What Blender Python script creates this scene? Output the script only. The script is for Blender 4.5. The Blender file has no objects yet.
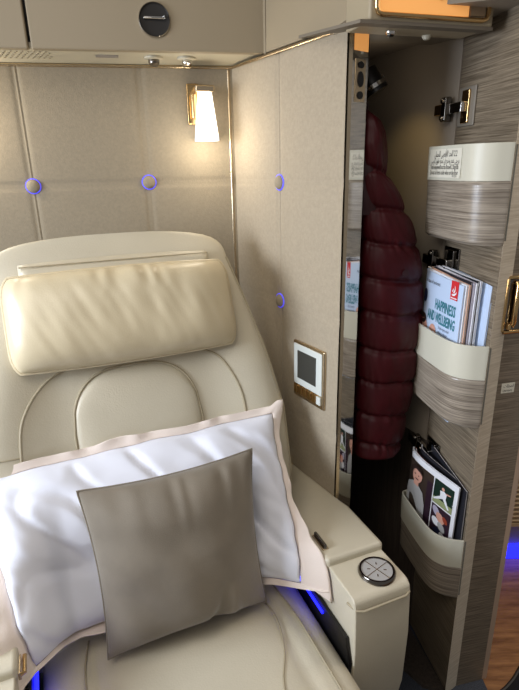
import bpy, bmesh, math, random
from math import sin, cos, pi, radians, exp, sqrt, atan2, hypot
from mathutils import Vector, Matrix, noise

C = bpy.context.scene.collection
random.seed(5)

# ------------------------------------------------------------------ materials
def nt(name):
    m = bpy.data.materials.new(name); m.use_nodes = True
    t = m.node_tree; b = t.nodes['Principled BSDF']
    return m, t, b

def srgb(r, g, b):
    f = lambda c: ((c/255+0.055)/1.055)**2.4 if c > 10 else c/255/12.92
    return (f(r), f(g), f(b), 1)

def mat(name, col, rough=.5, metal=0, bump=0, bscale=200, var=0, vscale=20, emit=None, estr=0, sheen=0, spec=.5, coat=0, trans=0, stretch=None):
    m, t, b = nt(name)
    b.inputs['Base Color'].default_value = col
    b.inputs['Roughness'].default_value = rough
    b.inputs['Metallic'].default_value = metal
    b.inputs['Specular IOR Level'].default_value = spec
    if coat: b.inputs['Coat Weight'].default_value = coat
    if sheen:
        b.inputs['Sheen Weight'].default_value = sheen; b.inputs['Sheen Roughness'].default_value = .4
    if trans: b.inputs['Transmission Weight'].default_value = trans
    if emit:
        b.inputs['Emission Color'].default_value = emit; b.inputs['Emission Strength'].default_value = estr
    if bump or var:
        tc = t.nodes.new('ShaderNodeTexCoord'); src = tc.outputs['Object']
        if stretch:
            mp = t.nodes.new('ShaderNodeMapping'); mp.inputs['Scale'].default_value = stretch
            t.links.new(src, mp.inputs['Vector']); src = mp.outputs['Vector']
    if bump:
        n = t.nodes.new('ShaderNodeTexNoise'); n.inputs['Scale'].default_value = bscale; n.inputs['Detail'].default_value = 4
        t.links.new(src, n.inputs['Vector'])
        bp = t.nodes.new('ShaderNodeBump'); bp.inputs['Strength'].default_value = bump; bp.inputs['Distance'].default_value = .002
        t.links.new(n.outputs['Fac'], bp.inputs['Height']); t.links.new(bp.outputs['Normal'], b.inputs['Normal'])
    if var:
        n2 = t.nodes.new('ShaderNodeTexNoise'); n2.inputs['Scale'].default_value = vscale; n2.inputs['Detail'].default_value = 6
        t.links.new(src, n2.inputs['Vector'])
        rp = t.nodes.new('ShaderNodeValToRGB')
        rp.color_ramp.elements[0].position = .3; rp.color_ramp.elements[1].position = .7
        rp.color_ramp.elements[0].color = tuple(c*(1-var) for c in col[:3])+(1,)
        rp.color_ramp.elements[1].color = tuple(min(1, c*(1+var)) for c in col[:3])+(1,)
        t.links.new(n2.outputs['Fac'], rp.inputs['Fac']); t.links.new(rp.outputs['Color'], b.inputs['Base Color'])
    return m

def wood(name, dark, light, scale=(5, 5, 260), rough=.45, pos=(.35, .65), nscale=1.0, metal=0):
    m, t, b = nt(name)
    tc = t.nodes.new('ShaderNodeTexCoord'); mp = t.nodes.new('ShaderNodeMapping')
    mp.inputs['Scale'].default_value = scale
    t.links.new(tc.outputs['Object'], mp.inputs['Vector'])
    n = t.nodes.new('ShaderNodeTexNoise'); n.inputs['Scale'].default_value = nscale; n.inputs['Detail'].default_value = 5; n.inputs['Roughness'].default_value = .65
    t.links.new(mp.outputs['Vector'], n.inputs['Vector'])
    rp = t.nodes.new('ShaderNodeValToRGB')
    rp.color_ramp.elements[0].position = pos[0]; rp.color_ramp.elements[1].position = pos[1]
    rp.color_ramp.elements[0].color = dark; rp.color_ramp.elements[1].color = light
    t.links.new(n.outputs['Fac'], rp.inputs['Fac']); t.links.new(rp.outputs['Color'], b.inputs['Base Color'])
    bp = t.nodes.new('ShaderNodeBump'); bp.inputs['Strength'].default_value = .25; bp.inputs['Distance'].default_value = .001
    t.links.new(n.outputs['Fac'], bp.inputs['Height']); t.links.new(bp.outputs['Normal'], b.inputs['Normal'])
    b.inputs['Roughness'].default_value = rough; b.inputs['Metallic'].default_value = metal
    return m

M = {}
M['fabric'] = mat('wall_suede', srgb(147, 135, 114), .85, bump=.4, bscale=350, var=.07, vscale=160, sheen=.1)
M['fabricside'] = mat('side_panel_suede', srgb(160, 147, 126), .85, bump=.4, bscale=350, var=.07, vscale=160, sheen=.1)
M['bin'] = mat('bin_plastic', srgb(148, 134, 110), .5, bump=.08, bscale=500)
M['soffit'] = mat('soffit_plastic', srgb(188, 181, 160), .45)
M['dark'] = mat('dark_gap', srgb(24, 20, 17), .7)
M['black'] = mat('black_plastic', srgb(16, 15, 15), .35)
M['chrome'] = mat('chrome', (.62, .6, .57, 1), .1, 1)
M['darkchrome'] = mat('dark_chrome', (.2, .18, .16, 1), .15, 1)
M['mirror'] = mat('mirror_steel', (.55, .52, .47, 1), .06, 1)
M['gold'] = mat('gold_metal', (.66, .44, .2, 1), .2, 1)
M['palegold'] = mat('pale_gold_metal', (.62, .5, .34, 1), .25, 1)
M['leather'] = mat('cream_leather', srgb(201, 192, 170), .42, bump=.25, bscale=260, var=.03, vscale=12)
M['headleather'] = mat('headrest_leather', srgb(214, 199, 166), .36, bump=.15, bscale=260, var=.02, vscale=12)
M['piping'] = mat('cream_piping', srgb(170, 158, 132), .5)
M['linen'] = mat('white_cotton', srgb(228, 229, 238), .8, bump=.12, bscale=700, sheen=.2)
M['pink'] = mat('blush_cotton', srgb(234, 219, 207), .85, bump=.3, bscale=500, sheen=.2)
M['velvet'] = mat('grey_velvet', srgb(126, 116, 101), .7, bump=.3, bscale=420, var=.08, vscale=14, sheen=.35)
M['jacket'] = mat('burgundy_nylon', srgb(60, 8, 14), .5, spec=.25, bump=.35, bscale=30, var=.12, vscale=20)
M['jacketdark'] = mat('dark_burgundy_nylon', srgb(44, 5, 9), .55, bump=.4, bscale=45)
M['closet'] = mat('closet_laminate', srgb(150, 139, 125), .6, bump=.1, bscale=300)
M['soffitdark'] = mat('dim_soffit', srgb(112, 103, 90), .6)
M['housing'] = mat('header_housing', srgb(160, 147, 122), .5)
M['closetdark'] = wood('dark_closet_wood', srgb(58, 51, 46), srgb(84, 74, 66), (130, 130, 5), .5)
M['door'] = wood('grey_brown_wood', srgb(82, 71, 57), srgb(146, 132, 112), (7, 7, 330), .42)
M['face'] = wood('grey_brown_wood_edge', srgb(92, 81, 68), srgb(146, 132, 114), (9, 9, 300), .45)
M['strip'] = wood('pale_wood_strip', srgb(196, 182, 160), srgb(222, 210, 190), (12, 12, 260), .4)
M['pocket'] = wood('silver_wood', srgb(104, 93, 81), srgb(168, 156, 140), (7, 7, 360), .3)
M['rim'] = mat('ivory_plastic', srgb(206, 202, 184), .42)
M['rimin'] = mat('grey_lining', srgb(120, 118, 108), .6)
M['beige'] = mat('beige_trim', srgb(186, 160, 138), .5)
M['floorwood'] = wood('warm_wood_floor', srgb(124, 82, 48), srgb(178, 128, 82), (6, 40, 6), .35)
M['carpet'] = mat('blue_grey_carpet', srgb(70, 74, 84), .95, bump=1, bscale=500, var=.4, vscale=300)
M['blackcarpet'] = mat('black_carpet', srgb(18, 18, 20), .95, bump=1, bscale=500)
M['blue'] = mat('blue_led', (.02, .02, .9, 1), .5, emit=(.008, .010, 1, 1), estr=4)
M['bluering'] = mat('blue_led_ring', (.1, .1, .9, 1), .5, emit=(.10, .09, 1, 1), estr=.75)
M['shade'] = mat('frosted_glass', (.95, .94, .92, 1), .4, emit=(1, .92, .8, 1), estr=2.6)
M['shadefoot'] = mat('frosted_glass_foot', (.9, .92, .95, 1), .4, emit=(.75, .84, 1, 1), estr=.55)
M['screen'] = mat('dark_screen', srgb(62, 62, 58), .15)
M['bezel'] = mat('white_bezel', srgb(206, 210, 204), .35)
M['dial'] = mat('dial_grey', srgb(172, 170, 168), .3)
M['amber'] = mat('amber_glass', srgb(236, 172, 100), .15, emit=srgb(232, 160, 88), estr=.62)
M['amberdim'] = mat('grey_glass', srgb(140, 118, 92), .15)
M['paper'] = mat('paper', srgb(226, 226, 230), .7, var=.1, vscale=900, stretch=(1, 1, .02))
M['ink'] = mat('black_ink', srgb(30, 28, 30), .7)
M['teal'] = mat('teal_ink', srgb(58, 128, 142), .6)
M['red'] = mat('red_ink', srgb(206, 38, 44), .6)
M['sky'] = mat('pale_blue_cover', srgb(196, 214, 240), .35)
M['skin'] = mat('print_skin', srgb(212, 158, 138), .5)
M['hair'] = mat('print_hair', srgb(44, 30, 26), .5)
M['greyshirt'] = mat('print_grey_shirt', srgb(176, 174, 172), .5)
M['brownbg'] = mat('print_brown', srgb(62, 50, 42), .4)
M['greenbg'] = mat('print_dark_green', srgb(26, 46, 36), .4)
M['sand'] = mat('print_court', srgb(150, 158, 112), .4)
M['plum'] = mat('print_plum', srgb(50, 32, 44), .4)
M['navy'] = mat('print_navy', srgb(34, 40, 70), .4)
M['white'] = mat('print_white', srgb(232, 232, 236), .45)
M['sticker'] = mat('sticker_paper', srgb(222, 217, 200), .5)
M['louvre'] = mat('louvre_beige', srgb(196, 170, 132), .5)
M['charcoal'] = mat('charcoal_cover', srgb(36, 36, 42), .4)
M['rust'] = mat('rust_cover', srgb(150, 66, 46), .4)
M['lilac'] = mat('lilac_cover', srgb(178, 172, 192), .4)
M['peach'] = mat('peach_cover', srgb(214, 168, 140), .4)

# ------------------------------------------------------------------ mesh helpers
class MB:
    def __init__(s): s.v = []; s.f = []
    def add(s, vs, fs):
        o = len(s.v); s.v += [tuple(v) for v in vs]; s.f += [tuple(i+o for i in f) for f in fs]; return s
    def box(s, x0, x1, y0, y1, z0, z1, mx=None):
        vs = [(x, y, z) for x in (x0, x1) for y in (y0, y1) for z in (z0, z1)]
        if mx: vs = [mx @ Vector(v) for v in vs]
        return s.add(vs, [(0, 1, 3, 2), (4, 6, 7, 5), (0, 4, 5, 1), (2, 3, 7, 6), (0, 2, 6, 4), (1, 5, 7, 3)])
    def prism(s, poly, z0, z1):
        n = len(poly)
        vs = [(x, y, z0) for x, y in poly]+[(x, y, z1) for x, y in poly]
        fs = [tuple(range(n-1, -1, -1)), tuple(range(n, 2*n))]+[(i, (i+1) % n, n+(i+1) % n, n+i) for i in range(n)]
        return s.add(vs, fs)
    def extrude(s, pts, off):
        n = len(pts); off = Vector(off)
        vs = [Vector(p) for p in pts]; vs += [v+off for v in vs]
        fs = [tuple(range(n-1, -1, -1)), tuple(range(n, 2*n))]+[(i, (i+1) % n, n+(i+1) % n, n+i) for i in range(n)]
        return s.add(vs, fs)
    def grid(s, fn, nu, nv, cu=False, cv=False, capv=False):
        vs = [fn(i/(nu if cu else nu-1), j/(nv if cv else nv-1)) for j in range(nv) for i in range(nu)]
        fs = []
        for j in range(nv if cv else nv-1):
            for i in range(nu if cu else nu-1):
                a = j*nu+i; b = j*nu+(i+1) % nu; c = ((j+1) % nv)*nu+(i+1) % nu; d = ((j+1) % nv)*nu+i
                fs.append((a, b, c, d))
        if capv: fs.append(tuple(range(nu-1, -1, -1))); fs.append(tuple((nv-1)*nu+i for i in range(nu)))
        return s.add(vs, fs)
    def tube(s, path, r, n=8, closed=False):
        P = [Vector(p) for p in path]; m = len(P); rings = []
        prev = None
        for i, p in enumerate(P):
            a = P[(i-1) % m] if (closed or i > 0) else p
            b = P[(i+1) % m] if (closed or i < m-1) else p
            t = (b-a).normalized()
            if prev is None:
                h = Vector((0, 0, 1)) if abs(t.z) < .9 else Vector((1, 0, 0))
                x = t.cross(h).normalized()
            else:
                x = (prev-t*prev.dot(t)).normalized()
            prev = x; y = t.cross(x)
            rr = r[i] if isinstance(r, (list, tuple)) else r
            rings.append([p+x*cos(2*pi*k/n)*rr+y*sin(2*pi*k/n)*rr for k in range(n)])
        vs = [v for R in rings for v in R]; fs = []
        for j in range(m if closed else m-1):
            for k in range(n):
                fs.append((j*n+k, j*n+(k+1) % n, ((j+1) % m)*n+(k+1) % n, ((j+1) % m)*n+k))
        if not closed:
            fs.append(tuple(range(n-1, -1, -1))); fs.append(tuple((m-1)*n+k for k in range(n)))
        return s.add(vs, fs)
    def lathe(s, prof, org, axis, n=32, caps=True):
        ax = Vector(axis).normalized(); h = Vector((0, 0, 1)) if abs(ax.z) < .9 else Vector((1, 0, 0))
        x = ax.cross(h).normalized(); y = ax.cross(x); o = Vector(org)
        vs = [o+ax*z+x*r*cos(2*pi*k/n)+y*r*sin(2*pi*k/n) for r, z in prof for k in range(n)]
        m = len(prof); fs = []
        for j in range(m-1):
            for k in range(n): fs.append((j*n+k, j*n+(k+1) % n, (j+1)*n+(k+1) % n, (j+1)*n+k))
        if caps: fs.append(tuple(range(n-1, -1, -1))); fs.append(tuple((m-1)*n+k for k in range(n)))
        return s.add(vs, fs)
    def build(s, name, m, parent=None, smooth=40, bevel=0, bseg=3, merge=0, solid=0, soff=0, sub=0, label=None):
        me = bpy.data.meshes.new(name); me.from_pydata(s.v, [], s.f)
        bm = bmesh.new(); bm.from_mesh(me)
        if merge: bmesh.ops.remove_doubles(bm, verts=bm.verts, dist=merge)
        bmesh.ops.recalc_face_normals(bm, faces=bm.faces)
        if smooth:
            for f in bm.faces: f.smooth = True
            for e in bm.edges:
                if len(e.link_faces) == 2 and e.calc_face_angle(0) > radians(smooth): e.smooth = False
        bm.to_mesh(me); bm.free()
        me.materials.append(m)
        o = bpy.data.objects.new(name, me); C.objects.link(o)
        if parent: o.parent = parent
        if solid:
            md = o.modifiers.new('Solidify', 'SOLIDIFY'); md.thickness = solid; md.offset = soff
        if bevel:
            md = o.modifiers.new('Bevel', 'BEVEL'); md.width = bevel; md.segments = bseg; md.limit_method = 'ANGLE'; md.angle_limit = radians(30)
            md.harden_normals = True
        if sub:
            md = o.modifiers.new('Sub', 'SUBSURF'); md.levels = md.render_levels = sub
        if label: o['label'] = label
        return o

def empty(name, loc, rz, label=None, cat=None, group=None):
    o = bpy.data.objects.new(name, None); C.objects.link(o); o.empty_display_size = .05
    o.location = loc; o.rotation_euler = (0, 0, rz)
    if label: o['label'] = label
    if cat: o['category'] = cat
    if group: o['group'] = group
    return o

def tag(o, label, cat, group=None):
    o['label'] = label; o['category'] = cat
    if group: o['group'] = group
    return o

def struct(o): o['kind'] = 'structure'; return o
def place(o, loc, rz): o.location = loc; o.rotation_euler = (0, 0, rz); return o
# the wall, side panel and bins are scaled about the camera by shell()
CAM_SCALE, CAM_OFFSET = 1.113, -.17
def shell(o):
    o.scale = (CAM_SCALE,)*3; l = o.location; o.location = (l.x*CAM_SCALE, l.y*CAM_SCALE, l.z*CAM_SCALE+CAM_OFFSET); return o

def textmb(body, size, org, xd, yd, align='LEFT', warp=None, squash=1, fit=0, bold=0):
    cu = bpy.data.curves.new('t', 'FONT'); cu.body = body; cu.size = size; cu.offset = bold; cu.align_x = align; cu.resolution_u = 2
    ob = bpy.data.objects.new('t', cu); C.objects.link(ob)
    dg = bpy.context.evaluated_depsgraph_get(); dg.update()
    me = bpy.data.meshes.new_from_object(ob.evaluated_get(dg))
    vs = [v.co.copy() for v in me.vertices]; fs = [tuple(p.vertices) for p in me.polygons]
    bpy.data.objects.remove(ob); bpy.data.curves.remove(cu); bpy.data.meshes.remove(me)
    if fit: squash = fit/max(1e-6, max(v.x for v in vs)-min(v.x for v in vs))
    mb = MB(); o = Vector(org) if not warp else None
    if warp: pts = [warp(org[0]+v.x*squash, org[1]+v.y) for v in vs]
    else: pts = [o+Vector(xd)*v.x*squash+Vector(yd)*v.y for v in vs]
    return mb.add(pts, fs)

# Arabic shaping: (isolated, final, initial, medial)
AR = {'ا': (0xFE8D, 0xFE8E, 0, 0), 'ل': (0xFEDD, 0xFEDE, 0xFEDF, 0xFEE0), 'ح': (0xFEA1, 0xFEA2, 0xFEA3, 0xFEA4), 'د': (0xFEA9, 0xFEAA, 0, 0),
      'ق': (0xFED5, 0xFED6, 0xFED7, 0xFED8), 'ص': (0xFEB9, 0xFEBA, 0xFEBB, 0xFEBC), 'ى': (0xFEEF, 0xFEF0, 0, 0), 'م': (0xFEE1, 0xFEE2, 0xFEE3, 0xFEE4),
      'ك': (0xFED9, 0xFEDA, 0xFEDB, 0xFEDC), 'ج': (0xFE9D, 0xFE9E, 0xFE9F, 0xFEA0), 'ع': (0xFEC9, 0xFECA, 0xFECB, 0xFECC), 'و': (0xFEED, 0xFEEE, 0, 0),
      'ض': (0xFEBD, 0xFEBE, 0xFEBF, 0xFEC0), 'ت': (0xFE95, 0xFE96, 0xFE97, 0xFE98), 'ن': (0xFEE5, 0xFEE6, 0xFEE7, 0xFEE8), 'ي': (0xFEF1, 0xFEF2, 0xFEF3, 0xFEF4),
      'ب': (0xFE8F, 0xFE90, 0xFE91, 0xFE92), 'ر': (0xFEAD, 0xFEAE, 0, 0), 'ف': (0xFED1, 0xFED2, 0xFED3, 0xFED4), 'أ': (0xFE83, 0xFE84, 0, 0)}
def arabic(s):
    out = []
    for w in s.split(' '):
        r = ''
        for i, ch in enumerate(w):
            if ch not in AR: r += ch; continue
            f = AR[ch]
            pre = i > 0 and w[i-1] in AR and AR[w[i-1]][2] != 0
            nxt = i < len(w)-1 and w[i+1] in AR and f[2] != 0
            r += chr(f[3] if pre and nxt else f[1] if pre else f[2] if nxt else f[0])
        out.append(r[::-1] if any(c in AR for c in w) else r)
    return ' '.join(out[::-1])

def sst(a, b, x):
    t = max(0, min(1, (x-a)/(b-a))); return t*t*(3-2*t)
def lerp_tab(tab, x):
    if x <= tab[0][0]: return tab[0][1]
    for (a, p), (b, q) in zip(tab, tab[1:]):
        if x <= b:
            t = (x-a)/(b-a); return p+(q-p)*t
    return tab[-1][1]
def nz(x, y, z=0): return noise.noise(Vector((x, y, z)))

# ------------------------------------------------------------------ camera
EYE = 1.5
P, R = radians(19), radians(1.33)
f = Vector((0, cos(P), -sin(P))); r0 = Vector((1, 0, 0)); u0 = r0.cross(f)
r = r0*cos(R)-u0*sin(R); u = u0*cos(R)+r0*sin(R)
cam = bpy.data.cameras.new('camera'); co = bpy.data.objects.new('camera', cam); C.objects.link(co)
co.matrix_world = Matrix(((r.x, u.x, -f.x, 0), (r.y, u.y, -f.y, 0), (r.z, u.z, -f.z, EYE), (0, 0, 0, 1)))
cam.sensor_fit = 'VERTICAL'; cam.sensor_height = 24; cam.lens = 24*519/690; cam.clip_start = .02
bpy.context.scene.camera = co

# ------------------------------------------------------------------ frames
CORNER = (-.05, 1.499, 0); RW = radians(12); RP = radians(-59.4)  # frames and the coordinates set in them baked from image pixel rays
HINGE = (.489, 1.358, 0); RD = atan2(-.988, .156)
SEAT = (-.253, 1.031, 0); RS = radians(22)

# ------------------------------------------------------------------ setting
# floors
o = MB().box(-1.3, .66, -.6, 1.5, -.04, 0).build('floor', M['carpet']); struct(o)
o = MB().box(.66, 2.4, -.6, 1.9, -.04, 0).build('floor_aisle', M['floorwood']); struct(o)

# quilted back wall (local x right along wall, faces -y)
SX = [-.53, -.24]; SZ = [1.465, 1.172, .88]
def quilt(x0, x1, z0, z1, sx, sz, nx, nzv, hk=1):
    def fn(a, b):
        x = x0+(x1-x0)*a; z = z0+(z1-z0)*b
        dx = min([abs(x-s) for s in sx]+[9]); dz = min([abs(z-s) for s in sz]+[9])
        d = 0
        for q, k_ in ((dx, 1.1), (dz, hk)):
            d += k_*(.0035*exp(-(q/.008)**2)+.0012*exp(-(q/.05)**2)-.0030*exp(-(q/.0026)**2))
        return (x, d-.010, z)
    return MB().grid(fn, nx, nzv)
o = quilt(-1.25, -.004, .2, 1.737, SX+[-.82, -1.11], SZ+[.588, .295], 300, 360)
o.box(-1.25, -.004, .012, .05, .2, 1.737)
wb = shell(struct(place(o.build('wall_back', M['fabric']), CORNER, RW)))
# quilted side panel beside the closet
PSX = [.222]; PSZ = [1.463, 1.172, .88]
o = quilt(.008, .462, .2, 1.737, PSX, PSZ, 130, 360, .45)
o.box(.008, .456, .002, .03, .2, 1.737)
wr = shell(struct(place(o.build('wall_right', M['fabricside']), CORNER, RP)))
# corner trim (thin polished bead) and end post
o = MB().tube([(0.002, -.018, .5), (.002, -.018, 1.735)], .0042, 10)
shell(struct(place(o.build('trim_1', M['palegold']), CORNER, RP)))
o = MB().tube([(-1.25, -.012, 1.74), (0, -.012, 1.74)], .004, 10)
shell(struct(place(o.build('trim_2', M['palegold']), CORNER, RW)))
o = MB().tube([(.02, -.014, 1.739), (.452, -.014, 1.739)], .0035, 10)
shell(struct(place(o.build('trim_3', M['palegold']), CORNER, RP)))
# polished end post of the panel
o = MB().prism([(.183, 1.098), (.189, 1.101), (.2246, 1.132), (.205, 1.158), (.168, 1.12)], .02, 1.737)
post = shell(o.build('end_post', M['mirror'], bevel=.0015)); tag(post, 'tall mirror-polished metal post at the end of the padded side panel', 'post')
MB().box(-.0035, .0035, -.004, .004, .02, 1.737, Matrix.Translation((.1835, 1.0965, 0))).build('gold_edge', M['palegold'], post, label='thin pale gold edge strip')
pn = Vector((.6576, -.7534, 0)); pt = Vector((.7534, .6576, 0)); pb = Vector((.189, 1.101, 0))
def post_rect(a0, a1, z0, z1, th=.0012):
    q = [pb+pt*a0+Vector((0, 0, z0)), pb+pt*a1+Vector((0, 0, z0)), pb+pt*a1+Vector((0, 0, z1)), pb+pt*a0+Vector((0, 0, z1))]
    return MB().extrude([v+pn*.0003 for v in q], pn*th)
post_rect(.003, .044, 1.704, 1.736).build('amber_reflection', M['amber'], post, label='painted amber reflection at the top of the post')  # glowing plate painted in as the amber panel's reflection on the post
sp = post_rect(.007, .038, 1.615, 1.69).build('strike_plate', M['palegold'], post)
k = MB()
for zc, hh in ((1.68, .006), (1.655, .014), (1.627, .007)):
    q = [pb+pt*(.0225+.009*cos(t*pi/6))+pn*.0018+Vector((0, 0, zc+hh*sin(t*pi/6))) for t in range(12)]
    k.extrude(q, pn*.001)
k.build('latch_hole', M['black'], sp)

# closet shell
cl = [(.236, 1.291), (.0, 1.69), (.285, 1.815), (.489, 1.358)]
def wallbox(name, a, b, z0, z1, th, m):
    a = Vector(a+(0,)); b = Vector(b+(0,)); d = (b-a); n = Vector((d.y, -d.x, 0)).normalized()*th
    return struct(MB().extrude([(a.x, a.y, z0), (b.x, b.y, z0), (b.x, b.y, z1), (a.x, a.y, z1)], n).build(name, m))
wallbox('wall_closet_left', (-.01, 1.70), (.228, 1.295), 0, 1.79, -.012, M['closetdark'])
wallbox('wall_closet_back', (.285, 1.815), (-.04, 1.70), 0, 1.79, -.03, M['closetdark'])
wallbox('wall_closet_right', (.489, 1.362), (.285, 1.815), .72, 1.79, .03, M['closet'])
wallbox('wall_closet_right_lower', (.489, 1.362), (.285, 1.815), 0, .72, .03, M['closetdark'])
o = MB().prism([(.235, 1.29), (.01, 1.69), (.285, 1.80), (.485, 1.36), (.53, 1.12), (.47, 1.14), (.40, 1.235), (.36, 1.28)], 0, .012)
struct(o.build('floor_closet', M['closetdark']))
o = MB().prism([(.21, 1.2), (-.02, 1.70), (.29, 1.84), (.53, 1.37), (.56, 1.13), (.5, 1.11)], 1.785, 1.81)
struct(o.build('ceiling_closet', M['closet']))
# beige wall panel above the closet door
o = MB().box(-.03, .243, .0, .05, 1.787, 2.15)
struct(place(o.build('wall_above_door', M['bin']), (.489+.012, 1.358, 0), RD))

# ------------------------------------------------------------------ overhead bins
t = empty('overhead_bin', (CORNER[0], CORNER[1], 1.746), RW, 'wide beige overhead bin with round chrome latch above the seat', 'overhead bin'); shell(t)
MB().box(-1.2, .048, -.139, .1, .03, .34).build('bin_body', M['dark'], t)
d = MB().box(-.462, .047, -.158, -.14, .0, .33).build('bin_door', M['bin'], t, bevel=.004)
MB().box(-1.2, -.468, -.158, -.14, .0, .33).build('bin_side_door', M['bin'], t, bevel=.004)
lt = MB().lathe([(.0345, -.001), (.0345, .004), (.033, .006), (.0315, .004), (.031, .001), (.0345, -.001)], (-.2, -.158, .061), (0, -1, 0), 32, False).build('latch', M['chrome'], d)
MB().lathe([(.0315, -.003), (.0315, .0012), (.022, .0002), (.001, .0001)], (-.2, -.158, .061), (0, -1, 0)).build('latch_cup', M['dark'], lt)
MB().box(-.224, -.176, -.166, -.159, .0615, .0675).build('latch_paddle', M['chrome'], lt, bevel=.003)
# soffit service strip between wall and bin
s = empty('service_strip', (CORNER[0], CORNER[1], 1.74), RW, 'cream service strip with two small spotlights under the overhead bin', 'service panel'); shell(s)
MB().extrude([(-1.2, -.006, .004), (-1.2, -.142, .010), (-1.2, -.142, .022), (-1.2, -.006, .012)], (1.265, 0, 0)).build('strip_panel', M['soffit'], s)
for x, rr, m in ((-.205, .013, M['darkchrome']), (-.128, .012, M['chrome'])):
    b = MB().lathe([(.022, -.001), (.022, .003), (.017, .005)], (x, -.085, .0075), (0, 0.04, -1)).build('spotlight_ring', M['soffit'], s)
    MB().lathe([(rr, 0), (rr, .008), (rr*.8, .013), (rr*.3, .015)], (x, -.085, .004), (0, -.35, -1)).build('spotlight', m, b)
MB().box(-.335, -.285, -.10, -.092, .003, .008).build('slot', M['closet'], s)
g = MB()
for i in range(16):
    for j in range(5):
        x = -.62+i*.012+(j % 2)*.006
        g.lathe([(.0026, 0), (.0026, .0012)], (x, -.118+j*.014, .0083-.0006*j), (0, 0, -1), 8)
g.build('speaker_grille', M['piping'], s)
# side bin above padded panel
t = empty('overhead_bin', (CORNER[0], CORNER[1], 1.745), RP, 'beige side bin door running above the padded side panel', 'overhead bin'); shell(t)
MB().box(.17, .46, -.002, .03, .004, .36).build('bin_body', M['dark'], t)
MB().extrude([(.180, -.014, 0), (.440, -.014, 0), (.485, -.014, .012), (.485, -.014, .35), (.185, -.014, .35)], (0, .012, 0)).build('bin_door', M['bin'], t, bevel=.003)
MB().box(.163, .172, -.010, .0, .0, .35).build('edge_filler', M['bin'], t, bevel=.002)
MB().extrude([(.425, -.017, -.012), (.465, -.017, -.004), (.490, -.017, .016), (.490, -.017, .024), (.465, -.017, .006), (.425, -.017, -.002)], (0, .02, 0)).build('corner_bracket', M['chrome'], t, bevel=.002)

# amber glazed header box above the closet
HA = atan2(.292, .956)
t = empty('glazed_panel', (.2, 1.1, 1.751), HA, 'amber glowing glass panel in polished gold frame above the closet', 'panel')
MB().box(.018, .295, .0, .10, .0, .3).build('housing', M['housing'], t, bevel=.006)
MB().box(.036, .232, -.004, .002, .016, .25).build('glass', M['amber'], t)
MB().box(.236, .270, -.004, .002, .018, .25).build('side_glass', M['amberdim'], t)
fr = MB(); pth = [(.031, -.004, .26), (.031, -.004, .022), (.034, -.004, .014), (.042, -.004, .011), (.266, -.004, .011), (.274, -.004, .014), (.278, -.004, .022), (.278, -.004, .26)]
fr.tube(pth, .0045, 10); fr.build('frame', M['gold'], t)
MB().lathe([(.004, 0), (.006, .004), (.002, .01)], (.165, -.004, .045), (0, -1, 0), 16).build('catch', M['dark'], t)
# soffit under header with two fittings
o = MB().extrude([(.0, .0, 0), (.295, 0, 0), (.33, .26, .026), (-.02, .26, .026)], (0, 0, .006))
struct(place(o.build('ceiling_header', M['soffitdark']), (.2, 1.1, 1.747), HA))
for x, y, m, lab in ((.105, .07, M['black'], 'small chrome fitting with a black centre on the closet soffit'), (.20, .085, M['soffit'], 'small plain pale fitting on the closet soffit near the door')):
    e = empty('soffit_fitting', (.2+x*.956-y*.292, 1.1+x*.292+y*.956, 1.747+.10*y), HA, lab, 'fitting', 'soffit fittings')
    MB().lathe([(.010, -.004), (.010, .006), (.008, .009)], (0, 0, 0), (0, 0, -1), 20).build('collar', M['soffit'] if m is not M['black'] else M['chrome'], e)
    MB().lathe([(.007, .004), (.007, .011), (.004, .012)], (0, 0, 0), (0, 0, -1), 20).build('cap', m, e)

# ------------------------------------------------------------------ wall sconce
t = empty('wall_sconce', (CORNER[0], CORNER[1], 1.58), RW, 'lit sconce with frosted tapered shade and gold backplate on padded wall', 'lamp'); shell(t)
MB().box(-.127, -.096, -.020, -.008, .026, .122).build('backplate', M['gold'], t, bevel=.0025)
br = MB().box(-.110, -.062, -.074, -.016, .096, .112).build('bracket', M['palegold'], t, bevel=.004)
MB().tube([(-.1115, -.034, .094), (-.1115, -.034, .04)], .008, 12).build('bracket_arm', M['gold'], br)
sh = MB()
def shf(a, b):
    w = .0165+.0125*b; d = .0165+.0125*b
    an = 2*pi*a; c_, s_ = cos(an), sin(an); k = (abs(c_)**4+abs(s_)**4)**-.25
    return (-.085+w*c_*k, -.052+d*s_*k, .098-.104*b)
sh.grid(shf, 40, 10, cu=True, capv=True).build('shade', M['shade'], t)
MB().grid(lambda a, b: (-.085+(.0295+.0008*b)*cos(2*pi*a)*(abs(cos(2*pi*a))**4+abs(sin(2*pi*a))**4)**-.25, -.052+(.0295+.0008*b)*sin(2*pi*a)*(abs(cos(2*pi*a))**4+abs(sin(2*pi*a))**4)**-.25, -.0055-.010*b), 40, 3, cu=True, capv=True).build('shade_foot', M['shadefoot'], t)

# ------------------------------------------------------------------ lit tuft buttons
def button(rot, x, z, lab):
    q = Matrix.Rotation(rot, 3, 'Z') @ Vector((x, -.004, 0))
    e = empty('tuft_button', (CORNER[0]+q.x, CORNER[1]+q.y, z), rot, lab, 'button', 'blue lit tuft buttons'); shell(e)
    MB().lathe([(.0168, -.004), (.0168, .006), (.014, .010), (.008, .013), (.002, .0138)], (0, 0, 0), (0, -1, 0), 28).build('cap', M['fabric'], e)
    rg = MB().tube([(.0176*cos(2*pi*k/36), -.0046, .0176*sin(2*pi*k/36)) for k in range(36)], .0016, 8, closed=True).build('light_ring', M['bluering'], e)
button(RW, -.528, 1.465, 'blue lit button on the back wall, nearest the left edge')
button(RW, -.239, 1.467, 'blue lit button on the back wall, nearest the sconce')
button(RP, .224, 1.463, 'upper blue lit button on the side panel')
button(RP, .222, 1.172, 'lower blue lit button on the side panel')

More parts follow.
